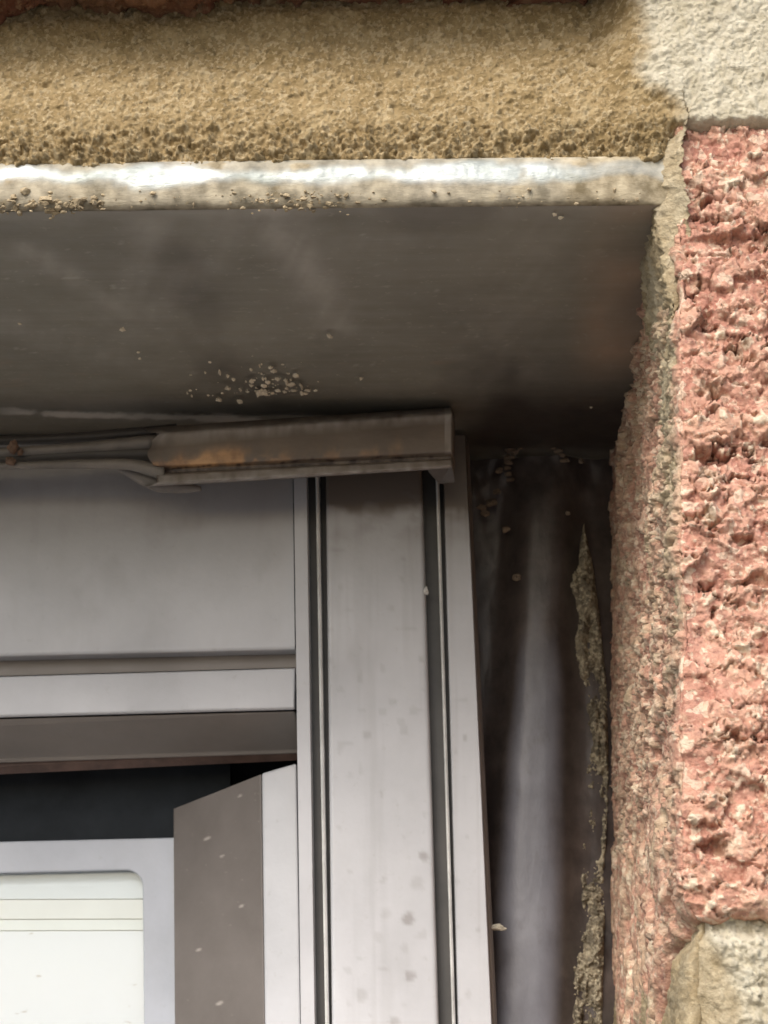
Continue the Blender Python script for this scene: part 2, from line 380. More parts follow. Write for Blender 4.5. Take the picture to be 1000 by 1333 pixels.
# mortar skin on the arris and front of the reveal
ys = spaced([(24, .3), (3, .15), (-.4, .15)]); zs = spaced([(-46, .16), (ZT + 2.5, .16)])
GY, GZ = np.meshgrid(ys, zs); h, g = rocks(GY * 0, GY, GZ, 360)
th = 1.8 * sstep(-12, LIPT, GZ) + .75 * sstep(-46, -12, GZ)
th = th * sstep(24, 13, GY + 4 * fbm(GY * 0, GY * .1, GZ * .1, 361, 3) + sstep(LIPT - 2, -30, GZ) * 8) * sstep(-.6, 1.4, GY)
th = th * sstep(ZT + 1.2, ZT - 5, GZ)
off = th - .8 + (h - .3) * .75 + .6 * fbm(GY * .2, GY * .2, GZ * .4, 362, 5)
end = sstep(2.0, -.3, GY) * sstep(2, -10, GZ)
off = off - 1.3 * end
P = np.stack([-off * mm, (GY + 2.6 * end) * mm, GZ * mm], -1); P[..., 0] += skew(P[..., 1], P[..., 2])
sheet('mortar_smear', P, M_MORTAR, wall, dict(grain=g, pale=.28 + .3 * sstep(-.3, .3, fbm(GY * .4, GY * .4, GZ * .2, 365, 4))), flip=True)
# bed joint under the corner brick: hollow near the arris, a rough lump to the right
ys = spaced([(70, .5), (0, 1)]); xs = spaced([(0, .13), (16, .6), (104, 1)])
zs = spaced([(ZB - 12.5, .14), (ZB + 1.5, .14)])
X = np.concatenate([np.zeros(len(ys)), xs[1:]]); Y = np.concatenate([ys, np.zeros(len(xs) - 1)])
GX, GZ = np.meshgrid(X, zs); GY, _ = np.meshgrid(Y, zs)
h, g = rocks(GX, GY, GZ, 380)
side = (GY > 0)
lump = sstep(2.2, 3.8, GX + 1.0 * vn(GX * .5, GX * 0, GZ * .4, 4) - .35 * (ZB - GZ - 3))
inset = np.where(side, .3 + 1.2 * sstep(ZB - 3, ZB, GZ) + .7 * sstep(5, 0, GY), 1.1 * (1 - lump) + .2 * lump + 1.6 * sstep(ZB - 1.4, ZB, GZ)) - (h - .25) * np.where(side, .35, .45 + .5 * lump) - .5 * fbm(GX * .5, GY * .5, GZ * .5, 388, 4) + np.where(np.maximum(GX, GY) < 2, (2 - np.maximum(GX, GY))**2 * .3, 0)
inset = inset + (1 - lump) * (~side) * .6 * np.sin(GX * 1.2)
PX = np.where(side, inset, np.maximum(GX, np.where(GX < 3, inset, -99))); PY = np.where(side, np.maximum(GY, np.where(GY < 3, inset, -99)), inset)
P = np.stack([PX * mm, PY * mm, GZ * mm], -1); P[..., 0] += skew(P[..., 1], P[..., 2])
PL = np.where(side, .25, .45 * (1 - lump) + .95 * lump) + .2 * fbm(GX, GY, GZ, 389, 3)
sheet('mortar_joint', P, M_MORTAR, wall, dict(grain=g, pale=np.clip(PL, 0, 1)), flip=True)
k = sheet('mortar_joint', (P + np.array([0, 0, -75 * mm]))[::3, ::2], M_PALE, wall, dict(grain=g[::3, ::2]), flip=True)
# the body of the wall behind the facing
box('wall_core', (12 * mm, 8 * mm, -2.099), (.6, .30, ZT * mm - .004), M_MORTAR, wall)
box('wall_core', (-.6, 16 * mm, 6 * mm), (.6, .30, .5), M_MORTAR, wall)

# ------------------------------------------------------------------ steel lintel
lintel = empty('steel_lintel', (-.05, 0, 0))
tag(lintel, 'galvanised steel lintel with a bright rolled nose and dull brown underside above the window', 'lintel')
SB = 72 * mm
def dist_seg(X, Y, a, b):
    a, b = np.array(a), np.array(b); ab = b - a
    t = np.clip(((X - a[0]) * ab[0] + (Y - a[1]) * ab[1]) / ab.dot(ab), 0, 1)
    return np.hypot(X - a[0] - t * ab[0], Y - a[1] - t * ab[1]), t
def onsof(px, py):                             # soffit point (mm) under a photo pixel
    q = ray(px, py); t = (0 - CAM[2]) / q[2]; return (CAM + q * t)[:2] / mm
m = Mat('dull_steel_soffit', .5, 0, .5)
c = m.ramp(m.noise(60, 6, .6, (1, 1, 1)), [(.3, (.165, .150, .112)), (.7, (.245, .225, .172))])
c = m.mix(m.ramp(m.noise(900, 4, .6, (.08, 1, 1)), [(.35, .0), (.75, .30)]), c, (.32, .29, .25))
c = m.mix(m.attr('haze'), c, (.48, .44, .38))
c = m.mix(m.attr('paint'), c, (.62, .56, .48))
c = m.mix(m.attr('rust_glow'), c, (.42, .28, .185))
c = m.mix(m.ramp(m.noise(1300, 3, .6), [(.62, 0.), (.72, .35)]), c, (.42, .38, .3))
c = m.mix(m.attr('dark_tone'), c, (.055, .042, .033))
m.base(c); m.rough(m.ramp(m.noise(300, 5), [(.3, .42), (.7, .62)])); m.bump(m.noise(1300, 4, .6, (.15, 1, 1)), .00004, .7)
XE = 1.0
xs = spaced([(-200, 3), (-66, .4), (XE, .4)]); ys = spaced([(1.0, .35), (SB / mm, .35)])
GX, GY = np.meshgrid(xs, ys)
haze = np.zeros_like(GX)
for a, b, w, k in (((350, 275), (440, 430), 2.2, .42), ((200, 300), (160, 430), 2.0, .2), ((30, 330), (170, 420), 1.5, .3), ((320, 280), (150, 470), 2.5, .16),
                   ((420, 330), (600, 300), 3, .1), ((0, 430), (230, 500), 3, .14), ((700, 300), (640, 500), 4, .12)):
    dd, t = dist_seg(GX, GY, onsof(*a), onsof(*b)); haze = np.maximum(haze, 2.3 * k * np.exp(-(dd / w)**2) * (1 - .5 * t))
haze = haze * np.clip(.55 + .5 * fbm(GX * .3, GY * .3, GX * 0, 402, 4) + .45 * fbm(GX * 1.3 + GY * .37, GY * .12, GX * 0, 416, 4), 0, 2) + sstep(.2, .8, fbm(GX * .08, GY * .1, GX * 0, 401, 4)) * .25
haze = haze + .3 * sstep(4, .8, GY + fbm(GX * .3, GY * .3, GX * 0, 409, 3))
paint = np.zeros_like(GX)
for x0, x1, yy in ((66, 150, 552), (155, 172, 553), (180, 232, 553), (236, 268, 553), (290, 300, 551), (18, 34, 548), (262, 330, 556)):
    dd, t = dist_seg(GX, GY, onsof(x0, yy - 4), onsof(x1, yy - 2)); paint = np.maximum(paint, sstep(1.3, .5, dd + .5 * fbm(GX * 1.5, GY * 1., GX * 0, 404, 3)) * (1.0 if x1 < 160 else .75))
paint = paint + sstep(.62, .8, fbm(GX * 1.2, GY * .8, GX * 0, 405, 3)) * .3
rust_glow = sstep(-9, -2, GX) * .45 * sstep(-.4, .4, fbm(GX * .1, GY * .1, GX * 0, 406, 3) + .2) + .5 * sstep(.45, .75, fbm(GX * .2, GY * .35, GX * 0, 407, 4)) * sstep(20, 60, GY)  # warm bounce from the brick painted at the right end; rust patches further back
dark_tone = .75 * sstep(24, 60, GY + 10 * fbm(GX * .06, GY * .06, GX * 0, 411, 4)) * sstep(-24, -12, GX + 5 * fbm(GX * .1, GY * .1, GX * 0, 412, 3)) + .35 * sstep(.1, .6, fbm(GX * .12, GY * .05, GX * 0, 413, 4)) + .3 * sstep(42, 58, GY)  # darker towards the back and back right, plus random blotches
rust_glow = rust_glow + .75 * sstep(-8, -2.5, GX) * sstep(48, 30, GY) * sstep(6, 14, GY) * (.7 + .6 * fbm(GX * .4, GY * .08, GX * 0, 414, 3))  # more of the painted warm glow along the right end
GZ = .12 * fbm(GX * .02, GY * .03, GX * 0, 408, 2) + .15 - GX * .010
sheet('soffit_plate', np.stack([GX, GY, GZ], -1) * mm, m.m, lintel, dict(haze=np.clip(haze, 0, 1), paint=np.clip(paint, 0, 1), rust_glow=np.clip(rust_glow, 0, 1), dark_tone=np.clip(dark_tone, 0, 1)), flip=True)
box('web_plate', (-.2, 3.5 * mm, 2.3 * mm), (XE * mm, SB, 5.5 * mm), plain('steel_web', (.2, .18, .15), .6), lintel)
# rolled nose
m = Mat('galvanised_nose', .55, .5, .4)
c = m.ramp(m.noise(340, 5, .65, (.4, 1, 1)), [(.3, (.16, .175, .15)), (.5, (.32, .34, .32)), (.72, (.52, .54, .53))])
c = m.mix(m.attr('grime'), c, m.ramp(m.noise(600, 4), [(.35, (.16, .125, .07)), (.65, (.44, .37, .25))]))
m.base(c); m.bump(m.noise(1100, 5, .7, (.35, 1, 1)), .00014, 1)
mt = m.mix(m.attr('grime'), .5, 0.); m.L(mt, m.b.inputs['Metallic'])
m.rough(m.mix(m.attr('grime'), m.ramp(m.noise(400, 4), [(.3, .38), (.7, .62)]), .9))
xs = spaced([(-200, 3), (-66, .2), (step + 1.6, .2)]); ts = np.linspace(0, 1, 40)
H = LIPT + .35
GX, T = np.meshgrid(xs, ts)
ang = -math.pi / 2 + T * math.pi * 1.05        # from underneath, round the front to the top
dent = .05 * fbm(GX * .22, T * 2, GX * 0, 421, 4) + .06 * fbm(GX * 2.2, T * 7, GX * 0, 428, 4)
endr = sstep(step + .9, step - 1.5, GX)
cs = np.cos(ang); PY = 1.2 - (1.2 + dent) * np.sign(cs) * np.abs(cs)**.6 * (.55 + .45 * endr); PZ = H / 2 + (H / 2) * np.sin(ang) + dent * .3 * np.sin(T * math.pi)
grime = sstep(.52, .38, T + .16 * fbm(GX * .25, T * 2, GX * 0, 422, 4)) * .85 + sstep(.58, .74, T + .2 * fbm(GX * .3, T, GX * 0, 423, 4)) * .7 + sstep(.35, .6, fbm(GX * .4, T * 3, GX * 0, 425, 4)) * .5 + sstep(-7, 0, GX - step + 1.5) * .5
PZ = np.where(T < .02, .5, PZ); PY = np.where(T < .02, 4.0, PY); PY = np.where(T > .99, 4.5, PY)
sheet('rolled_edge', np.stack([GX, PY, PZ + .15 - GX * .010], -1) * mm, m.m, lintel, dict(grime=np.clip(grime, 0, 1)))

# loose crumbs stuck to steel and frame
def lumps(name, items, m, parent=None, sub=2):
    """items: (point mm, radius mm, squash xyz)"""
    import bmesh
    bm = bmesh.new(); rnd = random.Random(len(items))
    for p, r, sq in items:
        res = bmesh.ops.create_icosphere(bm, subdivisions=sub, radius=1)
        ph = rnd.random() * 50
        vs = np.array([v.co[:] for v in res['verts']])
        hh = 1 + .6 * vn(vs[:, 0] * 1.6 + ph, vs[:, 1] * 1.3, vs[:, 2] * 1.3, 7) + .2 * vn(vs[:, 0] * 3 + ph, vs[:, 1] * 3, vs[:, 2] * 3, 8)
        for v, q, k in zip(res['verts'], vs, hh): v.co = Vector([(p[i] + q[i] * k * r * sq[i]) * mm for i in range(3)])
    me = bpy.data.meshes.new(name); bm.to_mesh(me); bm.free()
    a = me.attributes.new('grain', 'FLOAT', 'POINT'); a.data.foreach_set('value', [rnd.random() for _ in me.vertices])
    return link(name, me, m, parent)
R_ = random.Random(9)
items = []
for px, n, s in ((160, 1, .35), (26, 1, .2), (180, 1, .22), (182, 1, .2)): items += [((*onsof(px, {160: 428, 26: 421, 180: 458, 182: 466}[px]), -.05), s, (1, 1, .5))]
for _ in range(110):
    px = R_.gauss(345, 42); py = 515 - abs(R_.gauss(0, 20)) + (345 - px) * .02
    items.append(((*onsof(px, py), -.03), R_.choice([.06, .08, .1, .13, .2, .26]), (R_.uniform(.4, 1.5), R_.uniform(.6, 3), .5)))
for px, py, s in ((285, 520, .38), (312, 522, .36), (296, 505, .3), (352, 478, .28), (357, 482, .26), (345, 508, .3), (430, 438, .26), (398, 512, .22), (385, 488, .32), (722, 278, .2), (730, 283, .22), (428, 436, .24), (470, 492, .22), (248, 508, .2), (770, 530, .2)):
    items.append(((*onsof(px, py), -.05), s, (1, 1.6, .5)))
tag(lumps('mortar_crumbs', items, plain('pale_crumb', (.66, .57, .42), .9, spec=.1, var=.4), sub=1), 'scatter of small pale mortar crumbs stuck to the brown lintel underside', kind='stuff')
items = []
for _ in range(620):
    px = R_.uniform(-40, 845) if R_.random() < .3 else R_.uniform(-40, 135) if R_.random() < .4 else R_.uniform(300, 460)
    p = at(px, 260 + R_.gauss(0, 6) - px * .007 + (3 if px < 135 else 0), 0)
    big = 1.4 if px < 135 else .8
    items.append(((p[0] / mm, R_.uniform(-.2, 1.2), p[2] / mm), R_.choice([.06, .08, .1, .13, .24]) * big, (R_.uniform(.6, 1.8), 1, R_.uniform(.5, 1))))
tag(lumps('mortar_residue', items, plain('residue_mortar', (.34, .27, .17), .95, spec=.1, var=.5, bumpf=2500, bd=.0002), sub=1), 'broken line of mortar crumbs along the bottom of the bright lintel nose', kind='stuff')

# ------------------------------------------------------------------ window
win = empty('window', (-.03, .06, -.2))
tag(win, 'grey painted window corner with grooved jamb, head rail and taupe glazing bead', 'window')
YF = 58 * mm
ZL = -.42
def vline(px_a, ya, px_b, yb, Y, z):           # follow a near-vertical photo line on plane Y to height z (m)
    A, B = at(px_a, ya, Y), at(px_b, yb, Y); t = (z - A[2]) / (B[2] - A[2])
    return np.array([A[0] + (B[0] - A[0]) * t, Y, z])
YR0, YR1 = 800, 1333
ZTOP = -.0004
def jamb_piece(name, prof, m, bev=0, ztop=ZTOP):
    """prof: list of (x at y=800, x at y=1333, depth mm behind frame face)"""
    A, B = [], []
    for xa, xb, dy in prof:
        for L, z in ((A, ztop), (B, ZL)):
            q = vline(xa, YR0, xb, YR1, YF, z); q[1] = YF + dy * mm; L.append(q)
    return prism(name, A, B, m, win, bev)
BK = 26
g1 = (402, 410, 426, 432); g2 = (555, 571, 582, 596)
def grid_face(name, xa0, xb0, xa1, xb1, dy, m, dirt=None, ztop=ZTOP, res=.35):
    """a dense slab front (own colour marks in an attribute) closed by folding its rim backwards"""
    zz = np.concatenate([spaced([(ztop / mm, res), (-70, 4), (ZL / mm, 1)])])
    u = np.linspace(0, 1, 40)
    uu = np.concatenate([[0, 0], u, [1, 1]]); 
    dep = np.concatenate([[BK, .45], [.12], np.zeros(38), [.12], [.45, BK]])
    P = np.zeros((len(zz), len(uu), 3))
    for i, z in enumerate(zz):
        a = vline(xa0, YR0, xb0, YR1, YF, z * mm); b = vline(xa1, YR0, xb1, YR1, YF, z * mm)
        P[i, :, 0] = a[0] + (b[0] - a[0]) * uu; P[i, :, 1] = YF + (dy + dep) * mm; P[i, :, 2] = z * mm
        P[i, 2, 0] += .0001; P[i, -3, 0] -= .0001
    D = dirt(P[..., 0] / mm, P[..., 2] / mm) if dirt else np.zeros(P.shape[:2])
    return sheet(name, P, m, win, dict(dirt=np.clip(D, 0, 1)), smooth=True)
def spots(lst):
    pts = [(at(x, y, YF)[0] / mm, at(x, y, YF)[2] / mm, r, k) for x, y, r, k in lst]
    def f(X, Z):
        D = .10 * sstep(.3, .8, fbm(X * .25, X * 0, Z * .12, 501, 4))
        for x, z, r, k in pts:
            d = np.hypot(X - x, Z - z); D = np.maximum(D, k * sstep(r * 1.25, r * .5, d + .25 * r * vn(X * 3, X * 0, Z * 3, 502)))
        D = D + .5 * sstep(.72, .85, vn(X * .9, X * 0, Z * .9, 503)) * .3
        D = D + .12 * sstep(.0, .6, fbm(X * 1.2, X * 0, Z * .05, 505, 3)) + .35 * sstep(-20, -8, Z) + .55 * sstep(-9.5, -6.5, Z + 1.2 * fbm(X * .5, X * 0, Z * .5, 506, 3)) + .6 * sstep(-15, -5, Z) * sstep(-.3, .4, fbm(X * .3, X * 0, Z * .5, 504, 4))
        return D
    return f
dj = spots([(532, 1196, .7, .5), (552, 1115, .55, .45), (543, 1150, .8, .2), (534, 1271, .6, .45), (503, 1190, .6, .15), (515, 1330, .6, .35), (470, 1295, .7, .22), (478, 957, .5, .25), (548, 858, .3, .3), (500, 1145, .3, .2), (493, 1220, .5, .14), (527, 1235, .5, .18), (553, 1060, .35, .15), (455, 1010, .4, .12)])
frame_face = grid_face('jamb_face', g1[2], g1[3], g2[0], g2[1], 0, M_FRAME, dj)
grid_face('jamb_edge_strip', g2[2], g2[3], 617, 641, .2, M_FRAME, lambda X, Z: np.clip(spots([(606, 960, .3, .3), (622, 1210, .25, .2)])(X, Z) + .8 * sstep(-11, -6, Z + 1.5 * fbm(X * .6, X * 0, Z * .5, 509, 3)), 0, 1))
grid_face('jamb_inner_lip', 384, 391, g1[0], g1[1], .3, M_FRAME, None)
for a, b, c_, d_ in ((g1[0], g1[1], g1[2], g1[3]), (g2[0], g2[1], g2[2], g2[3])):
    jamb_piece('groove_seal', [(a - 1, b - 1, 2.2), (c_ + 1, d_ + 1, 2.2), (c_ + 1, d_ + 1, BK), (a - 1, b - 1, BK)], M_GROOVE)
jamb_piece('groove_rib', [(413.5, 423, .55), (415.5, 425.5, .35), (418, 427.5, .55), (418, 427.5, 2.6), (413.5, 423, 2.6)], M_RIB, .00005)
jamb_piece('groove_rib', [(572.5, 588.5, .55), (574.5, 590.5, .35), (577, 593, .55), (577, 593, 2.6), (572.5, 588.5, 2.6)], M_RIB, .00005)
# outer flank of the jamb (rebate beside the sealant)
jamb_piece('jamb_flank', [(617.5, 641.5, 2.0), (622, 648, 3.2), (622, 648, BK + 4), (612, 636, BK + 4)], M_BEAD)

# head rail, left of the jamb: profile given by photo rows at x=380 and x=0
XL = -.30
def hline(y380, y0, Y, X):
    A, B = at(380, y380, Y), at(0, y0, Y); t = (X - A[0]) / (B[0] - A[0]); return np.array([X, Y, A[2] + (B[2] - A[2]) * t])
XJ = vline(384, 800, 391, 1333, YF, at(384, 860, YF)[2])[0] - .00012
def rail_piece(name, prof, m, bev=0, x1=None):
    """prof: (y at x=380, y at x=0, depth mm)"""
    A, B = [], []
    for ya, yb, dy in prof:
        for L, X in ((A, x1 if x1 is not None else XJ), (B, XL)):
            Y = YF + dy * mm; L.append(hline(ya, yb, Y, X))
    return prism(name, A, B, m, win, bev)
# upper face as a dense sheet
u = np.concatenate([[0, 0], np.linspace(0, 1, 120), [1, 1]]); dep = np.concatenate([[BK, .5], [.15], np.zeros(118), [.15], [.5, BK]])
xs = spaced([(XL / mm, 4), (-70, .35), (XJ / mm, .35)])
P = np.zeros((len(u), len(xs), 3))
for j, X in enumerate(xs):
    a = hline(843, 852, YF, X * mm)[2]
    P[:, j, 2] = a + (ZTOP - a) * u; P[:, j, 1] = YF + (.8 + dep) * mm
    P[:, j, 0] = [X * mm + (vline(384, 800, 391, 1333, YF, z_)[0] - .00012 - XJ) * (j / len(xs))**6 for z_ in P[:, j, 2]]
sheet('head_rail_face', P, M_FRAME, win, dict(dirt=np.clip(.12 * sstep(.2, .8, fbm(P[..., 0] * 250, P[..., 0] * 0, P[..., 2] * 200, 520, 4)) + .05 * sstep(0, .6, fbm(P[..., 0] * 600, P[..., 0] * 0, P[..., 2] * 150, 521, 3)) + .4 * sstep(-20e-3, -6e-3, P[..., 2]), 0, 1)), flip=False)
rail_piece('rail_groove', [(846, 855, 3.4), (869, 880, 3.4), (869, 880, BK), (846, 855, BK)], M_BEAD)
o = rail_piece('head_rail_lip', [(870, 881, .9), (921, 931, .4), (924, 934, .8), (924, 934, BK), (870, 881, BK)], M_FRAME, .00015)
o = rail_piece('head_bead', [(926, 936, 1.2), (976, 988, 9.0), (981, 993, 9.2), (981, 993, BK), (926, 936, BK)], M_BEAD, .0002)
rail_piece('bead_gasket', [(978, 990, 9.8), (990, 1008, 11.2), (990, 1008, BK), (978, 990, BK)], plain('brown_gasket', (.11, .065, .05), .6, var=.5))
# right-hand sash: pale strip and sloping taupe bead whose top is cut on the skew
YS = YF
def P3(x, y, dy): return at(x, y, YF + dy * mm)
o = prism('sash_strip', [P3(341, 1007, 5), P3(386, 994, 4.2), P3(386, 994, 22), P3(341, 1007, 22)],
          [P3(347, 1500, 5), P3(394, 1500, 4.2), P3(394, 1500, 22), P3(347, 1500, 22)], M_FRAME, win, .00025)
def bead_pt(u, v):
    top = P3(340, 1008, 5.1) * (1 - u) + P3(226, 1053, 15) * u
    bot = P3(347, 1500, 5.1) * (1 - u) + P3(229, 1500, 15) * u
    return top * (1 - v) + bot * v
U, V_ = np.linspace(0, 1, 60), np.linspace(0, 1, 260)
P = np.array([[bead_pt(a, b) for a in U] for b in V_])
bk = P.copy()
ring = np.concatenate([P[:, :1] + [0, .02, 0], P, P[:, -1:] + [0.0004, .010, 0]], 1)
ring = np.concatenate([ring[:1] + [0, .008, 0], ring], 0)
X_, Z_ = ring[..., 0] / mm, ring[..., 2] / mm
lm = Mat('taupe_bead_marks', .48, 0, .5)
c = lm.ramp(lm.noise(120, 5, .6), [(.3, (.135, .117, .104)), (.7, (.18, .158, .143))])
c = lm.mix(lm.attr('mark'), c, (.52, .47, .42)); lm.base(c); lm.bump(lm.noise(1400, 3), .00003, .6)
mk = .4 * sstep(.7, .9, fbm(X_ * 3, X_ * 0, Z_ * 3, 532, 2)) * .4
for x, y, r in ((268, 1090, .5), (290, 1115, .35), (316, 1040, .3), (318, 1182, .35), (255, 1235, .4), (286, 1306, .5)):
    q = at(x, y, YF + .010); a = np.hypot((X_ - q[0] / mm + (Z_ - q[2] / mm)) * .8, (Z_ - q[2] / mm - .4 * (X_ - q[0] / mm)) * 2.4)
    mk = np.maximum(mk, sstep(r * 1.3, r * .5, a) * .6)
sheet('glazing_bead', ring, lm.m, win, dict(mark=np.clip(mk, 0, 1)), flip=True)
# dark rebate behind, inner frame with a rounded corner, glass and the reflected-sky panel
YI = 17
o = prism('rebate_seal', [P3(-2500, 1000, YI), P3(300, 960, YI), P3(300, 1091, YI), P3(-2500, 1160, YI)],
          [P3(-2500, 1000, BK + 4), P3(300, 960, BK + 4), P3(300, 1091, BK + 4), P3(-2500, 1160, BK + 4)], M_DARK, win)
box('frame_core', (-.30, YF + 24 * mm, -.0385), (XJ + .004, YF + 30 * mm, -.001), M_DARK, win)
box('frame_core', (P3(300, 1000, 20)[0], YF + 22 * mm, -.42), (XJ + .003, YF + 30 * mm, -.03), M_DARK, win)
def inner_frame():
    out = [P3(236, 1090, YI - .5), P3(236, 1600, YI - .5)]; 
    inn = []
    x1, y1, r = 184, 1133, 20
    for k in range(9):
        a = math.pi / 2 * k / 8; inn.append(P3(x1 - r + r * math.sin(a) + 1.5 * k / 8, y1 + r - r * math.cos(a), YI - .5))
    inn_bot = P3(190, 1600, YI - .5)
    poly = [P3(-2500, 1155, YI - .5), P3(236, 1090, YI - .5), P3(240, 1600, YI - .5), inn_bot] + inn[::-1] + [P3(-2500, 1198, YI - .5)]
    back = [p + np.array([0, .0009, 0]) for p in poly]
    return prism('inner_frame', poly, back, M_INNER, win, .0002)
inner_frame()
gl = Mat('window_glass', .02); gl.b.inputs['Base Color'].default_value = (.93, .96, .97, 1)
tr = gl.n.new('ShaderNodeBsdfTransparent'); tr.inputs[0].default_value = (.95, .97, .97, 1); gs = gl.n.new('ShaderNodeBsdfGlossy'); gs.inputs['Roughness'].default_value = .02
fr = gl.n.new('ShaderNodeFresnel'); fr.inputs[0].default_value = 1.5; mx = gl.n.new('ShaderNodeMixShader')
gl.L(fr.outputs[0], mx.inputs[0]); gl.L(tr.outputs[0], mx.inputs[1]); gl.L(gs.outputs[0], mx.inputs[2]); gl.L(mx.outputs[0], gl.n['Material Output'].inputs[0])
q = P3(215, 1090, YI + .6)
box('glass_pane', (-.30, q[1], -.42), (at(200, 1100, q[1])[0], q[1] + .0006, at(0, 1100, q[1])[2]), gl.m, win)
# added pale panel, standing in for reflected sky, close behind the glass
sky_panel = empty('sky_reflection', (-.12, YF + .024, -.05))
tag(sky_panel, 'off-white banded panel added behind the glass for reflected sky in the lower left corner', 'sky_panel')
m = Mat('white_sky_reflection', .8, 0, .3)
c = m.ramp(m.noise(30, 3), [(.3, (.83, .835, .88)), (.7, (.86, .865, .91))])
c = m.mix(m.ramp(m.noise(420, 3, .5, (1, 1, 2.5)), [(.68, 0.), (.74, .5)]), c, (.45, .38, .34))
m.base(c)
YB = YF + .0184
def zrow(y): return at(100, y, YB)[2]
XB1 = at(205, 1200, YB)[0] + .001
box('reflected_sky', (-.30, YB, -.42), (XB1, YB + .001, zrow(1212)), m.m, sky_panel)
box('reflected_band_blue', (-.30, YB + .00009, zrow(1170)), (XB1, YB + .004, zrow(1120)), plain('blue_band_reflection', (.76, .785, .83), .5, var=.03), sky_panel)
box('reflected_band_cream', (-.30, YB + .00006, zrow(1196)), (XB1, YB + .003, zrow(1170) - .0001), plain('cream_band_reflection', (.81, .80, .79), .5, var=.04), sky_panel)
box('reflected_band_white', (-.30, YB + .00003, zrow(1212) + .0001), (XB1, YB + .003, zrow(1196) - .0001), plain('white_band_reflection', (.82, .83, .82), .5, var=.03), sky_panel)
# room side closed off
room = box('room_back', (-.6, .30, -2.09), (.6, .31, .5), plain('inner_plaster', (.6, .58, .55), .9)); tag(room, kind='structure')

# ------------------------------------------------------------------ sealant between frame and reveal
YSL = YF + .007
seal = empty('sealant_bead', (-.01, YSL, -.2))
tag(seal, 'thick rounded dark grey sealant bead between the grey window jamb and the brick reveal', 'sealant')
m = Mat('grey_silicone', .42, 0, .5)
c = m.ramp(m.noise(150, 5, .6), [(.3, (.13, .13, .148)), (.7, (.20, .20, .222))])
c = m.mix(m.attr('grime_shade'), c, m.ramp(m.noise(300, 5, .65), [(.35, (.045, .036, .033)), (.7, (.10, .08, .07))]))
c = m.mix(m.ramp(m.noise(500, 5, .7, (1, 1, .5)), [(.55, 0.), (.75, .45)]), c, (.09, .08, .075))
m.base(c); m.bump(m.noise(700, 5, .65, (1, 1, .5)), .00010, .8)
zz = spaced([(-.5, .3), (-75, 3), (-400, 1)]); cols = np.linspace(0, 1, 70)
P = np.zeros((len(zz), len(cols), 3)); GR = np.zeros(P.shape[:2])
for i, z in enumerate(zz):
    l = vline(612, 640, 643, 1333, YSL, z * mm)[0] / mm; r = skew(YSL, z * mm) / mm + 1.5
    c0 = vline(708, 700, 684, 1333, YSL, z * mm)[0] / mm; rad = 3.3 + .9 * sstep(-20, -60, np.array(z))
    X = l + (r - l) * cols
    dz = fbm(X * .3, X * 0, X * 0 + z * .18, 601, 4)
    d = (X - c0) / rad
    tube = np.exp(-np.abs(d * .92)**3.4) * 3.5
    topk = float(sstep(0, -9, np.array(z)))
    h = tube * (.35 + .65 * topk) + dz * (.7 * (1 - topk) + .10 + .2 * sstep(1.0, 1.6, np.abs(d))) + 1.5 * (1 - topk)
    P[i, :, 0] = X; P[i, :, 1] = YSL / mm + 3.4 - h + .25 * sstep(.75, 1, cols) * 3; P[i, :, 2] = z
    g_ = sstep(-30, -12, z + 9 * fbm(X * .3, X * 0, X * 0 + z * .1, 603, 4)) + sstep(.5, 1.1, np.abs(d)) * 1.2 + .25 * sstep(.2, .6, fbm(X * .35, X * 0, X * 0 + z * .07, 604, 4))  # shade of the flanks and top painted into the colour, plus grime blotches
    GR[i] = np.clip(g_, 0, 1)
sheet('silicone_bead', P * mm, m.m, seal, dict(grime_shade=GR), flip=False)
# dirty mortar squeezed out beside the sealant
def ridge(name, pl, m, seed, parent):
    """pl: rows of (y px, x left px, x right px) on the plane of the joint"""
    YY = np.array([p[0] for p in pl]); XLf = np.array([p[1] for p in pl]); XRt = np.array([p[2] for p in pl])
    rows = np.linspace(YY[0], YY[-1], 900); v = np.linspace(0, 1, 44)
    P = np.zeros((len(rows), len(v), 3)); G = np.zeros(P.shape[:2])
    for i, y in enumerate(rows):
        a, b = np.interp(y, YY, XLf), np.interp(y, YY, XRt)
        a += 13 * fbm(np.array(y * .025), np.array(0.), np.array(0.), seed, 4)
        A, B = at(a, y, YSL) / mm, at(b, y, YSL) / mm
        X = A[0] + (B[0] - A[0]) * v; z = A[2]
        hh, g = rocks(X, X * 0, X * 0 + z, seed + 3, .9)
        P[i, :, 0] = X; P[i, :, 1] = YSL / mm + 3.6 - np.sin(v * math.pi)**.5 * (2.1 - 2.6 * np.clip(fbm(X * .55, X * 0, X * 0 + z * .13, seed + 8, 5) + .2, 0, 1) + 1.6 * fbm(X * .4, X * 0, X * 0 + z * .25, seed + 5, 4)) - hh * 1.0; P[i, :, 2] = z
        P[i, :, 1] += (.75 * sstep(860, 920, y) * (1 - sstep(1050, 1090, y)) + .45 * sstep(1060, 1120, y)) * (.6 + 1.2 * fbm(X * .8, X * 0, X * 0 + z * .3, seed + 12, 4))
        G[i] = g
    return sheet(name, P * mm, m, parent, dict(grain=G))
ridge('mortar_squeeze', [(676, 757, 762), (700, 752, 768), (725, 748, 774), (800, 746, 784), (860, 752, 790), (900, 768, 794), (960, 774, 795), (1040, 772, 795), (1070, 762, 793), (1120, 758, 790), (1200, 754, 790), (1280, 748, 788), (1600, 740, 786)], M_OLIVE, 640, wall)
lm_ = [((*(at(648, 1208, YF + .003) / mm),), .55, (1.3, .7, .6))]
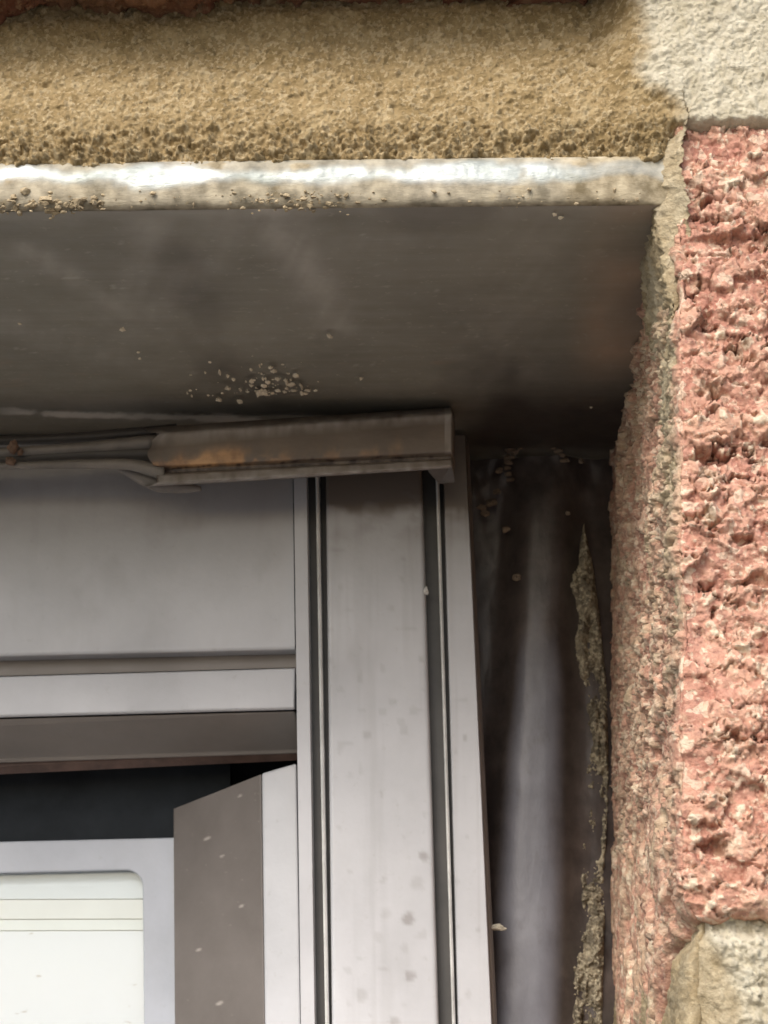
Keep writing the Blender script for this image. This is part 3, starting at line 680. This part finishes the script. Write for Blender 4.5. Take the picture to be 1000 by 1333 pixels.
tag(lumps('mortar_chip', lm_, plain('chip', (.42, .38, .30), .9), sub=3), 'small pale mortar chip caught on the dark edge beside the window jamb', 'chip')
tag(lumps('paint_drip', [((*(at(555, 770, YF - .0001) / mm),), .28, (.7, .6, 1.6))], plain('drip', (.52, .5, .47), .5), sub=3), 'tiny hardened paint drip on the edge of the right jamb groove', 'paint drip')
it = []
for k in range(16):
    a = math.radians(200 - k * 12); it.append(((*(at(700 + 38 * math.cos(a), 612 - 36 * math.sin(a) * 1.0, YSL + .0002) / mm),), R_.uniform(.18, .34), (1.5, .8, .8)))
for x, y, r in ((673, 577, .5), (690, 574, .45), (706, 573, .35), (664, 585, .5), (660, 596, .4), (650, 612, .35), (646, 640, .35), (640, 655, .5), (632, 668, .4), (658, 690, .35), (660, 600, .25), (672, 752, .4), (740, 668, .25), (757, 600, .3), (628, 660, .4), (700, 578, .3)):
    it.append(((*(at(x, y, YSL + .0005) / mm),), r, (1.2, .8, .9)))
tag(lumps('sealant_debris', it, plain('brown_dirt', (.20, .15, .105), .9, var=.5), sub=2), 'brown dirt lumps in the dark top corner beside the trim end', kind='stuff')

# ------------------------------------------------------------------ loose drip trim under the lintel
YT = .0475
trim = empty('drip_trim', (-.03, YT, -.004))
tag(trim, 'short brown metal trim piece with rusty stain hanging slightly tilted under the lintel', 'trim')
m = Mat('brown_trim_metal', .45, 0, .5)
c = m.ramp(m.noise(180, 5, .65, (.4, 1, 1)), [(.3, (.095, .073, .056)), (.7, (.165, .13, .102))])
c = m.mix(m.attr('stain'), c, m.ramp(m.noise(500, 4), [(.35, (.20, .11, .06)), (.65, (.50, .29, .14))]))
c = m.mix(m.attr('dark'), c, (.035, .022, .018)); c = m.mix(m.attr('worn'), c, (.36, .33, .30))
m.base(c); m.bump(m.noise(900, 4, .6, (.4, 1, 1)), .00006, .8)
TA, TB = 200, 588
def wv_(f, v): return float(fbm(np.array(f * 22.), np.array(v * 9.), np.array(8.), 709, 4))
def tp(f, ya, yb, dy):                         # f 0..1 along the trim
    return at(TA + (TB - TA) * f, ya + (yb - ya) * f, YT + dy * mm)
prof = [(556, 530, 3.2, 0), (563, 536, .5, .8), (565, 539, 0, 1.0), (584, 552, 0, 0), (600, 575, .05, 0), (607, 588, .1, 0), (612, 594, .9, 0), (616, 597, 1.0, 0), (619, 599, .35, .6), (629, 606, .15, .8), (632, 609, .5, .9), (634, 610, 4.5, 0)]
fs = np.linspace(0, 1, 240); sub = 5
rows = []
for (a, b) in zip(prof[:-1], prof[1:]):
    for k in range(sub): rows.append(tuple(a[i] + (b[i] - a[i]) * k / sub for i in range(4)))
rows.append(prof[-1])
P = np.zeros((len(rows), len(fs) + 1, 3)); ST = np.zeros(P.shape[:2]); DK = ST.copy(); WN = ST.copy()
for i, (ya, yb, dy, w) in enumerate(rows):
    for j, f in enumerate(fs):
        e = max(0, 1 - f * 14); jag = e * (.035 * float(vn(np.array(i * .11), np.array(0.), np.array(5.), 711)) + .012 * float(vn(np.array(i * .5), np.array(0.), np.array(5.), 712))) 
        P[i, j] = tp(f + jag, ya, yb, dy + e * .6 + .06 * math.sin(f * 23))
        v = i / (len(rows) - 1)
        n = float(fbm(np.array(f * 34.), np.array(v * 7), np.array(0.), 700, 4)); n2 = float(fbm(np.array(f * 60.), np.array(v * 5), np.array(3.), 703, 4))
        yy = ya + (yb - ya) * f
        ST[i, j] = np.clip(math.exp(-((v - .43) / .08)**2) * (2.6 * max(0, 1 - abs(f - .22) / .28) * max(0, .7 + 1.6 * wv_(f, v)) + .35 * max(0, n * 2)) + n * .2 * (f < .1), 0, 1)
        wv = float(fbm(np.array(f * 9.), np.array(0.), np.array(0.), 707, 3)); DK[i, j] = np.clip((1 if .56 < v < .66 else 0) * (.45 + n2) + math.exp(-((v - .50 + .10 * wv) / (.02 + .03 * abs(n)))**2) * max(0, .45 + n2 * 2) + e * .5, 0, .95)
        WN[i, j] = np.clip((w * .75 + (.5 if f > .975 else 0) * (v < .5)) * (.8 + n), 0, 1)
    P[i, -1] = P[i, -2] + np.array([0.0003, .004, 0])
WN[:, -1] = 0
sheet('trim_strip', P, m.m, trim, dict(stain=ST, dark=DK, worn=WN), flip=True)
# closing ends and back of the trim
A = [tp(.012, a, b, d_ + .6) for a, b, d_, _ in prof[1:-1]] + [tp(.004, 633, 609, 6), tp(.004, 562, 537, 6)]
B = [tp(.996, a, b, d_ + .6) for a, b, d_, _ in prof[1:-1]] + [tp(.996, 633, 609, 6), tp(.996, 562, 537, 6)]
prism('trim_core', A, B, plain('trim_core_brown', (.10, .08, .065), .6, var=.4), trim)
# pale torn corner under the right end
prism('trim_tab', [at(556, 612, YT + .003), at(591, 600, YT + .0012), at(593, 628, YT + .004), at(572, 630, YT + .006)],
      [at(556, 612, YT + .0045), at(591, 600, YT + .0045), at(593, 628, YT + .005), at(572, 630, YT + .007)], plain('grey_brown_tab', (.12, .10, .085), .55), trim, .0002)

def tube(name, pts, rad, m, parent=None, n=10, flat=1.0):
    pts = [np.array(p) for p in pts]
    # resample smoothly
    T = np.linspace(0, len(pts) - 1, (len(pts) - 1) * 8 + 1); C = np.array([np.interp(T, range(len(pts)), [p[k] for p in pts]) for k in range(3)]).T
    for _ in range(4): C[1:-1] = (C[:-2] + 2 * C[1:-1] + C[2:]) / 4
    rr = np.interp(T, range(len(pts)), rad if hasattr(rad, '__len__') else [rad] * len(pts))
    P = np.zeros((len(C), n + 1, 3))
    for i in range(len(C)):
        for k in range(n + 1):
            a = 2 * math.pi * k / n; P[i, k] = C[i] + np.array([0, math.cos(a) * rr[i] * mm, math.sin(a) * rr[i] * mm * flat])
    cap0 = np.repeat(C[:1, None], n + 1, 1); cap1 = np.repeat(C[-1:, None], n + 1, 1)
    return sheet(name, np.concatenate([cap0, P, cap1], 0), m, parent)
M_STR = plain('grey_brown_rubber', (.17, .15, .13), .5, var=.3, bumpf=900, bd=.00005)
M_STRD = plain('dark_rubber', (.05, .043, .038), .5)
rub = empty('rubber_weather_strip', (-.05, YT, -.006))
tag(rub, 'thin twin-ribbed rubber strip running left from the jagged end of the brown trim', 'weather strip')
def L_(lst, dy): return [at(x, y, YT + dy * mm) for x, y in lst]
tube('upper_rib', L_([(-900, 640), (-300, 606), (-60, 590), (20, 588), (100, 583), (205, 575)], 2.0), [.5, .5, .5, .5, .55, .8], M_STR, rub)
tube('lower_rib', L_([(-900, 655), (-300, 622), (-60, 607), (20, 606), (100, 604), (170, 604), (215, 616)], 1.6), [.4, .4, .4, .38, .5, .6, .9], M_STR, rub)
tube('dark_core', L_([(-900, 646), (-300, 614), (-60, 598), (20, 597), (100, 592), (215, 590)], 2.9), [.9, .9, .9, .8, .9, 1.1], M_STRD, rub)
tube('tail_rib', L_([(150, 608), (180, 620), (205, 629), (235, 634), (262, 636)], 4.2), [.2, .8, 1.0, .7, .25], M_STR, rub)
tube('shadow_lip', L_([(-900, 628), (-300, 594), (-60, 576), (20, 573), (100, 570), (230, 560)], 4.0), [.5, .5, .5, .5, .6, .7], M_STRD, rub)
tag(lumps('rust_clump', [((*(at(18, 582, YT + .001) / mm),), .55, (.9, .8, 1.2)), ((*(at(14, 600, YT + .001) / mm),), .5, (1, .8, .9)), ((*(at(26, 588, YT + .0012) / mm),), .35, (1, .8, .9))],
     plain('orange_brown_crust', (.17, .105, .07), .9, var=.4, bumpf=900, bd=.0001), sub=3), 'small orange-brown crusty clump on the rubber strip at the left edge', 'clump')
